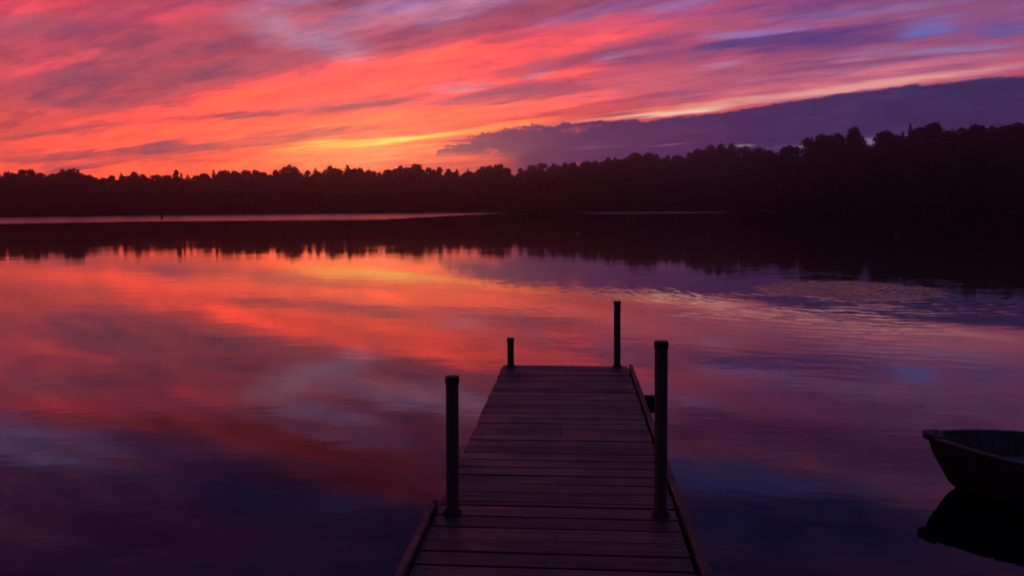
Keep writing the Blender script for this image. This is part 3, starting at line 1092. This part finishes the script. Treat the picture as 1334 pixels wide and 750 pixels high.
BOW = at_dist(1208, 566, 1.0)
r_b = ray(1208, 566)
BZ = 0.365
bow_pt = CAM + r_b * ((BZ - CAM_Z) / r_b.z)
sdir = Vector((0.93, -0.367, 0)).normalized()      # from bow to stern
ndir = Vector((-sdir.y, sdir.x, 0))                  # to the far side
boat = empty('rowboat', (bow_pt.x, bow_pt.y, 0), math.atan2(sdir.y, sdir.x))
tag(boat, 'small dark open rowboat with pale seat floating at the right edge', 'boat')
LEN = 3.4
st_s = [0.0, 0.06, 0.14, 0.26, 0.42, 0.62, 0.9, 1.3, 1.8, 2.4, 3.0, 3.4]
hb = np.interp(st_s, [0, 0.06, 0.14, 0.26, 0.42, 0.69, 1.0, 1.6, 2.4, 3.4], [0.03, 0.09, 0.16, 0.26, 0.36, 0.48, 0.57, 0.65, 0.65, 0.56])
gz_ = np.interp(st_s, [0, 0.4, 1.0, 1.8, 2.6, 3.4], [0.365, 0.335, 0.295, 0.28, 0.285, 0.30])
kz = np.interp(st_s, [0, 0.03, 0.08, 0.16, 0.4, 1.2, 3.4], [0.24, 0.10, 0.01, -0.045, -0.09, -0.12, -0.10])
NSEC = 9


def hull_section(i, inset=0.0):
    """half profile from keel to gunwale, flat bottom, hard chine, a lapped strake, flared side: (y, z)"""
    H_ = hb[i] - inset
    zk, zg = kz[i] + inset, gz_[i]
    zc = zk + 0.22 * (zg - zk) * max(0.25, 1 - s_full(st_s[i])) + 0.015
    yc = H_ * (0.30 + 0.46 * s_full(st_s[i]))
    zm = zc + 0.52 * (zg - zc)
    ym = yc + 0.58 * (H_ - yc)
    lap = 0.007 if inset == 0 else 0.0
    return [(0.0, zk), (yc * 0.5, zk + 0.3 * (zc - zk)), (yc, zc), (yc + 0.006, zc + 0.008), ((yc + ym) / 2, (zc + zm) / 2), (ym, zm),
            (ym + lap, zm + 0.003), ((ym + H_) / 2 + lap * 0.5, (zm + zg) / 2), (H_, zg)]


def s_full(s):
    return min(1.0, s / 0.9)


def hull_shell(inset, s_shift=0.0):
    vs, fs = [], []
    for i, s in enumerate(st_s):
        prof = hull_section(i, inset)
        rake = [s + s_shift + max(0.0, (gz_[0] - z)) * 0.30 * max(0.0, 1 - s / 0.5) for _, z in prof]
        full_row = [(-y, z, q) for (y, z), q in zip(reversed(prof), reversed(rake))] + [(y, z, q) for (y, z), q in zip(prof[1:], rake[1:])]
        vs += [(q, y, z) for y, z, q in full_row]
    n = 2 * NSEC - 1
    for i in range(len(st_s) - 1):
        for k in range(n - 1):
            fs.append((i * n + k, i * n + k + 1, (i + 1) * n + k + 1, (i + 1) * n + k))
    return vs, fs, n


vs, fs, n = hull_shell(0.0)
vi, fi, _ = hull_shell(0.018, 0.02)
o0 = len(vs)
# stem face, transom and the top edge joining the skins
fs.append(tuple(range(n - 1, -1, -1)))
last = (len(st_s) - 1) * n
fs.append(tuple(last + k for k in range(n)))
hull = link_mesh('hull', vs, fs, m_hull, boat, smooth=False)
fi.append(tuple(range(n - 1, -1, -1)))
fi.append(tuple(last + k for k in range(n)))
link_mesh('lining', vi, [tuple(reversed(f)) for f in fi], m_in, boat, smooth=True)


def tube_along(pts, w, h, bm):
    rings = []
    for i, p in enumerate(pts):
        p = Vector(p)
        a = Vector(pts[max(0, i - 1)])
        b = Vector(pts[min(len(pts) - 1, i + 1)])
        d = (b - a).normalized()
        sd_ = d.cross(Vector((0, 0, 1))).normalized()
        u_ = sd_.cross(d)
        ring = []
        for k in range(10):
            an = 2 * math.pi * k / 10
            ring.append(bm.verts.new(p + sd_ * (w * math.cos(an)) + u_ * (h * math.sin(an))))
        rings.append(ring)
    for a, b in zip(rings, rings[1:]):
        for k in range(10):
            bm.faces.new((a[k], a[(k + 1) % 10], b[(k + 1) % 10], b[k]))
    bm.faces.new(rings[0])
    bm.faces.new(list(reversed(rings[-1])))


for sg in (-1, 1):
    bm = bmesh.new()
    ss = np.linspace(0.02, LEN, 30)
    tube_along([(float(s), sg * float(np.interp(s, st_s, hb) + 0.004), float(np.interp(s, st_s, gz_)) + 0.004) for s in ss], 0.017, 0.012, bm)
    link_bm('gunwale', bm, m_rail, boat, smooth=True)
# bow plate
bm = bmesh.new()
top = [(-0.035, 0.0), (-0.03, 0.045), (0.03, 0.085), (0.075, 0.12), (0.10, 0.07), (0.105, 0.0)]
outl = top + [(x, -y) for x, y in reversed(top[1:-1])]
va = [bm.verts.new((x, y, float(np.interp(max(0, x), st_s, gz_)) + 0.022)) for x, y in outl]
vb = [bm.verts.new((x * 0.96 + 0.004, y * 0.94, float(np.interp(max(0, x), st_s, gz_)) - 0.018)) for x, y in outl]
bm.faces.new(va)
bm.faces.new(list(reversed(vb)))
for k in range(len(va)):
    j = (k + 1) % len(va)
    bm.faces.new((va[k], vb[k], vb[j], va[j]))
bp_ = link_bm('bow_plate', bm, m_hull, boat)
# mooring ring on the plate
bm = bmesh.new()
for k in range(16):
    a0, a1 = 2 * math.pi * k / 16, 2 * math.pi * (k + 1) / 16
    r0_, r1_ = [], []
pts_r = [(0.055 + 0.0, 0.022 * math.cos(2 * math.pi * k / 16), 0.392 + 0.016 * math.sin(2 * math.pi * k / 16)) for k in range(17)]
tube_along(pts_r, 0.004, 0.004, bm)
link_bm('bow_ring', bm, m_steel, bp_, smooth=True)
# bent ribs against the lining
for sr in (0.36, 0.62, 1.0, 1.4, 1.95, 2.4, 2.9):
    i0 = int(np.searchsorted(st_s, sr)) - 1
    tt = (sr - st_s[i0]) / (st_s[i0 + 1] - st_s[i0])
    pa, pb = hull_section(i0, 0.018), hull_section(i0 + 1, 0.018)
    half = [(a_[0] * (1 - tt) + b_[0] * tt, a_[1] * (1 - tt) + b_[1] * tt) for a_, b_ in zip(pa, pb)]
    rk = [sr + 0.02 + max(0.0, (gz_[0] - z)) * 0.30 * max(0.0, 1 - sr / 0.5) for _, z in half]
    bm = bmesh.new()
    pts_ = [(q, -y * 0.985, z + 0.006) for (y, z), q in zip(half, rk)][::-1] + [(q, y * 0.985, z + 0.006) for (y, z), q in zip(half, rk)][1:]
    tube_along(pts_, 0.012, 0.012, bm)
    link_bm('rib', bm, m_in, boat, smooth=True)
# oarlocks on both gunwales
for sg in (-1, 1):
    yk, zk_ = sg * float(np.interp(1.35, st_s, hb) + 0.004), float(np.interp(1.35, st_s, gz_)) + 0.02
    bm = bmesh.new()
    tube_along([(1.35 + 0.032 * math.cos(t_a), yk, zk_ + 0.035 + 0.032 * math.sin(t_a)) for t_a in np.linspace(math.pi * 0.9, math.pi * 2.1, 12)], 0.006, 0.006, bm)
    tube_along([(1.35, yk, zk_ - 0.02), (1.35, yk, zk_ + 0.006)], 0.007, 0.007, bm)
    link_bm('oarlock', bm, m_steel, boat, smooth=True)
for (sa, sb, zt) in ((0.54, 0.86, 0.17), (1.55, 1.82, 0.17), (2.75, 3.1, 0.17)):
    sm = (sa + sb) / 2
    wv_ = float(np.interp(sm, st_s, hb)) - 0.055
    bm = bmesh.new()
    bm_box(bm, sa, sb, -wv_, wv_, zt - 0.03, zt, bev=0.006)
    link_bm('seat', bm, m_seat, boat)

# ------------------------------------------------------------------ buoys
def ball_buoy(px, py, rad_, col1, col2, label, fac=0.35):
    p = on_plane(px, py, 0.0)
    o = empty('mooring_buoy', (p.x, p.y, 0), RNG.random())
    tag(o, label, 'buoy')
    m = simple_mat('buoy_plastic', col1, col2, scale=8, rough=0.4)
    bm = bmesh.new()
    bmesh.ops.create_uvsphere(bm, u_segments=24, v_segments=16, radius=rad_)
    for v in bm.verts:
        v.co.z = v.co.z + rad_ * fac
    bm_lathe(bm, [(rad_ * 0.28, rad_ * (fac + 0.9)), (rad_ * 0.24, rad_ * (fac + 1.16))], 12)
    link_bm('float', bm, m, o, smooth=True)
    bm = bmesh.new()
    q = [(0, rad_ * 0.2 * math.cos(2 * math.pi * k / 16), rad_ * (fac + 1.3) + rad_ * 0.2 * math.sin(2 * math.pi * k / 16)) for k in range(17)]
    tube_along(q, rad_ * 0.05, rad_ * 0.05, bm)
    link_bm('ring', bm, m_steel, o, smooth=True)


ball_buoy(752.5, 305.5, 0.12, (0.72, 0.68, 0.66), (0.8, 0.78, 0.76), 'small white mooring buoy floating in the dark tree reflection')
ball_buoy(1168, 309, 0.12, (0.13, 0.12, 0.13), (0.2, 0.19, 0.2), 'dull grey mooring buoy, barely visible beyond the ripple ring')
p = on_plane(211, 285.3, 0.0)
mk = empty('marker_buoy', (p.x, p.y, 0))
tag(mk, 'dark upright marker buoy on the bright strip of far water', 'buoy')
bm = bmesh.new()
bm_lathe(bm, [(0.2, -0.5), (0.27, -0.1), (0.27, 0.14), (0.2, 0.24), (0.18, 0.78), (0.23, 0.82), (0.23, 0.98), (0.08, 1.12)], 18)
link_bm('spar', bm, m_cap, mk)
bm = bmesh.new()
bm_lathe(bm, [(0.272, 0.02), (0.276, 0.04), (0.276, 0.10), (0.272, 0.12)], 18)
link_bm('band', bm, simple_mat('faded_band', (0.09, 0.03, 0.02), (0.13, 0.05, 0.03), rough=0.6), mk)

# floating bits of leaf on the water
r = np.random.default_rng(9)
bits = []
for (xa, xb, yy, nn) in ((1152, 1214, 531, 44), (372, 440, 575, 14)):
    for k in range(nn):
        q = on_plane(r.uniform(xa, xb), yy + r.normal() * 1.5, 0.0)
        bits.append((q.x, q.y, 0.004))
V_, Fc_ = leaf_cards(np.array(bits), np.tile([0.0, 0.0, 1.0], (len(bits), 1)) + r.normal(size=(len(bits), 3)) * 0.08, 0.008, r)
fl = bpy.data.objects.new('floating_leaves', np_mesh('floating_leaves', V_, Fc_, m_bush))
COL.objects.link(fl)
tag(fl, 'loose scatter of dark leaf bits floating on the water', 'leaves', kind='stuff')

# ------------------------------------------------------------------ evening haze over the lake
HAZE = 0.00054
if HAZE:
    bm = bmesh.new()
    bm_box(bm, -500, 500, -300, 510, -2.5, 40)
    hz = link_bm('haze', bm, None)
    m = bpy.data.materials.new('evening_haze')
    m.use_nodes = True
    nt = m.node_tree
    nt.nodes.clear()
    g = G(nt)
    o_ = g.n('ShaderNodeOutputMaterial')
    pvn = g.n('ShaderNodeVolumePrincipled')
    pvn.inputs['Color'].default_value = (0.9, 0.86, 0.84, 1)
    pvn.inputs['Density'].default_value = HAZE
    pvn.inputs['Anisotropy'].default_value = 0.88
    nt.links.new(pvn.outputs[0], o_.inputs['Volume'])
    hz.data.materials.append(m)
    tag(hz, 'thin evening haze over the lake', 'haze', kind='stuff')

# ------------------------------------------------------------------ render settings
SC.render.engine = 'CYCLES'
vs_ = SC.view_settings
vs_.view_transform = 'Standard'
vs_.look = 'None'
vs_.exposure = 0.0
vs_.gamma = 1.0
vs_.use_curve_mapping = False
SC.cycles.use_denoising = True
SC.cycles.denoiser = 'OPENIMAGEDENOISE'
SC.cycles.max_bounces = 6
SC.cycles.volume_bounces = 0
SC.cycles.caustics_reflective = False
SC.cycles.caustics_refractive = False
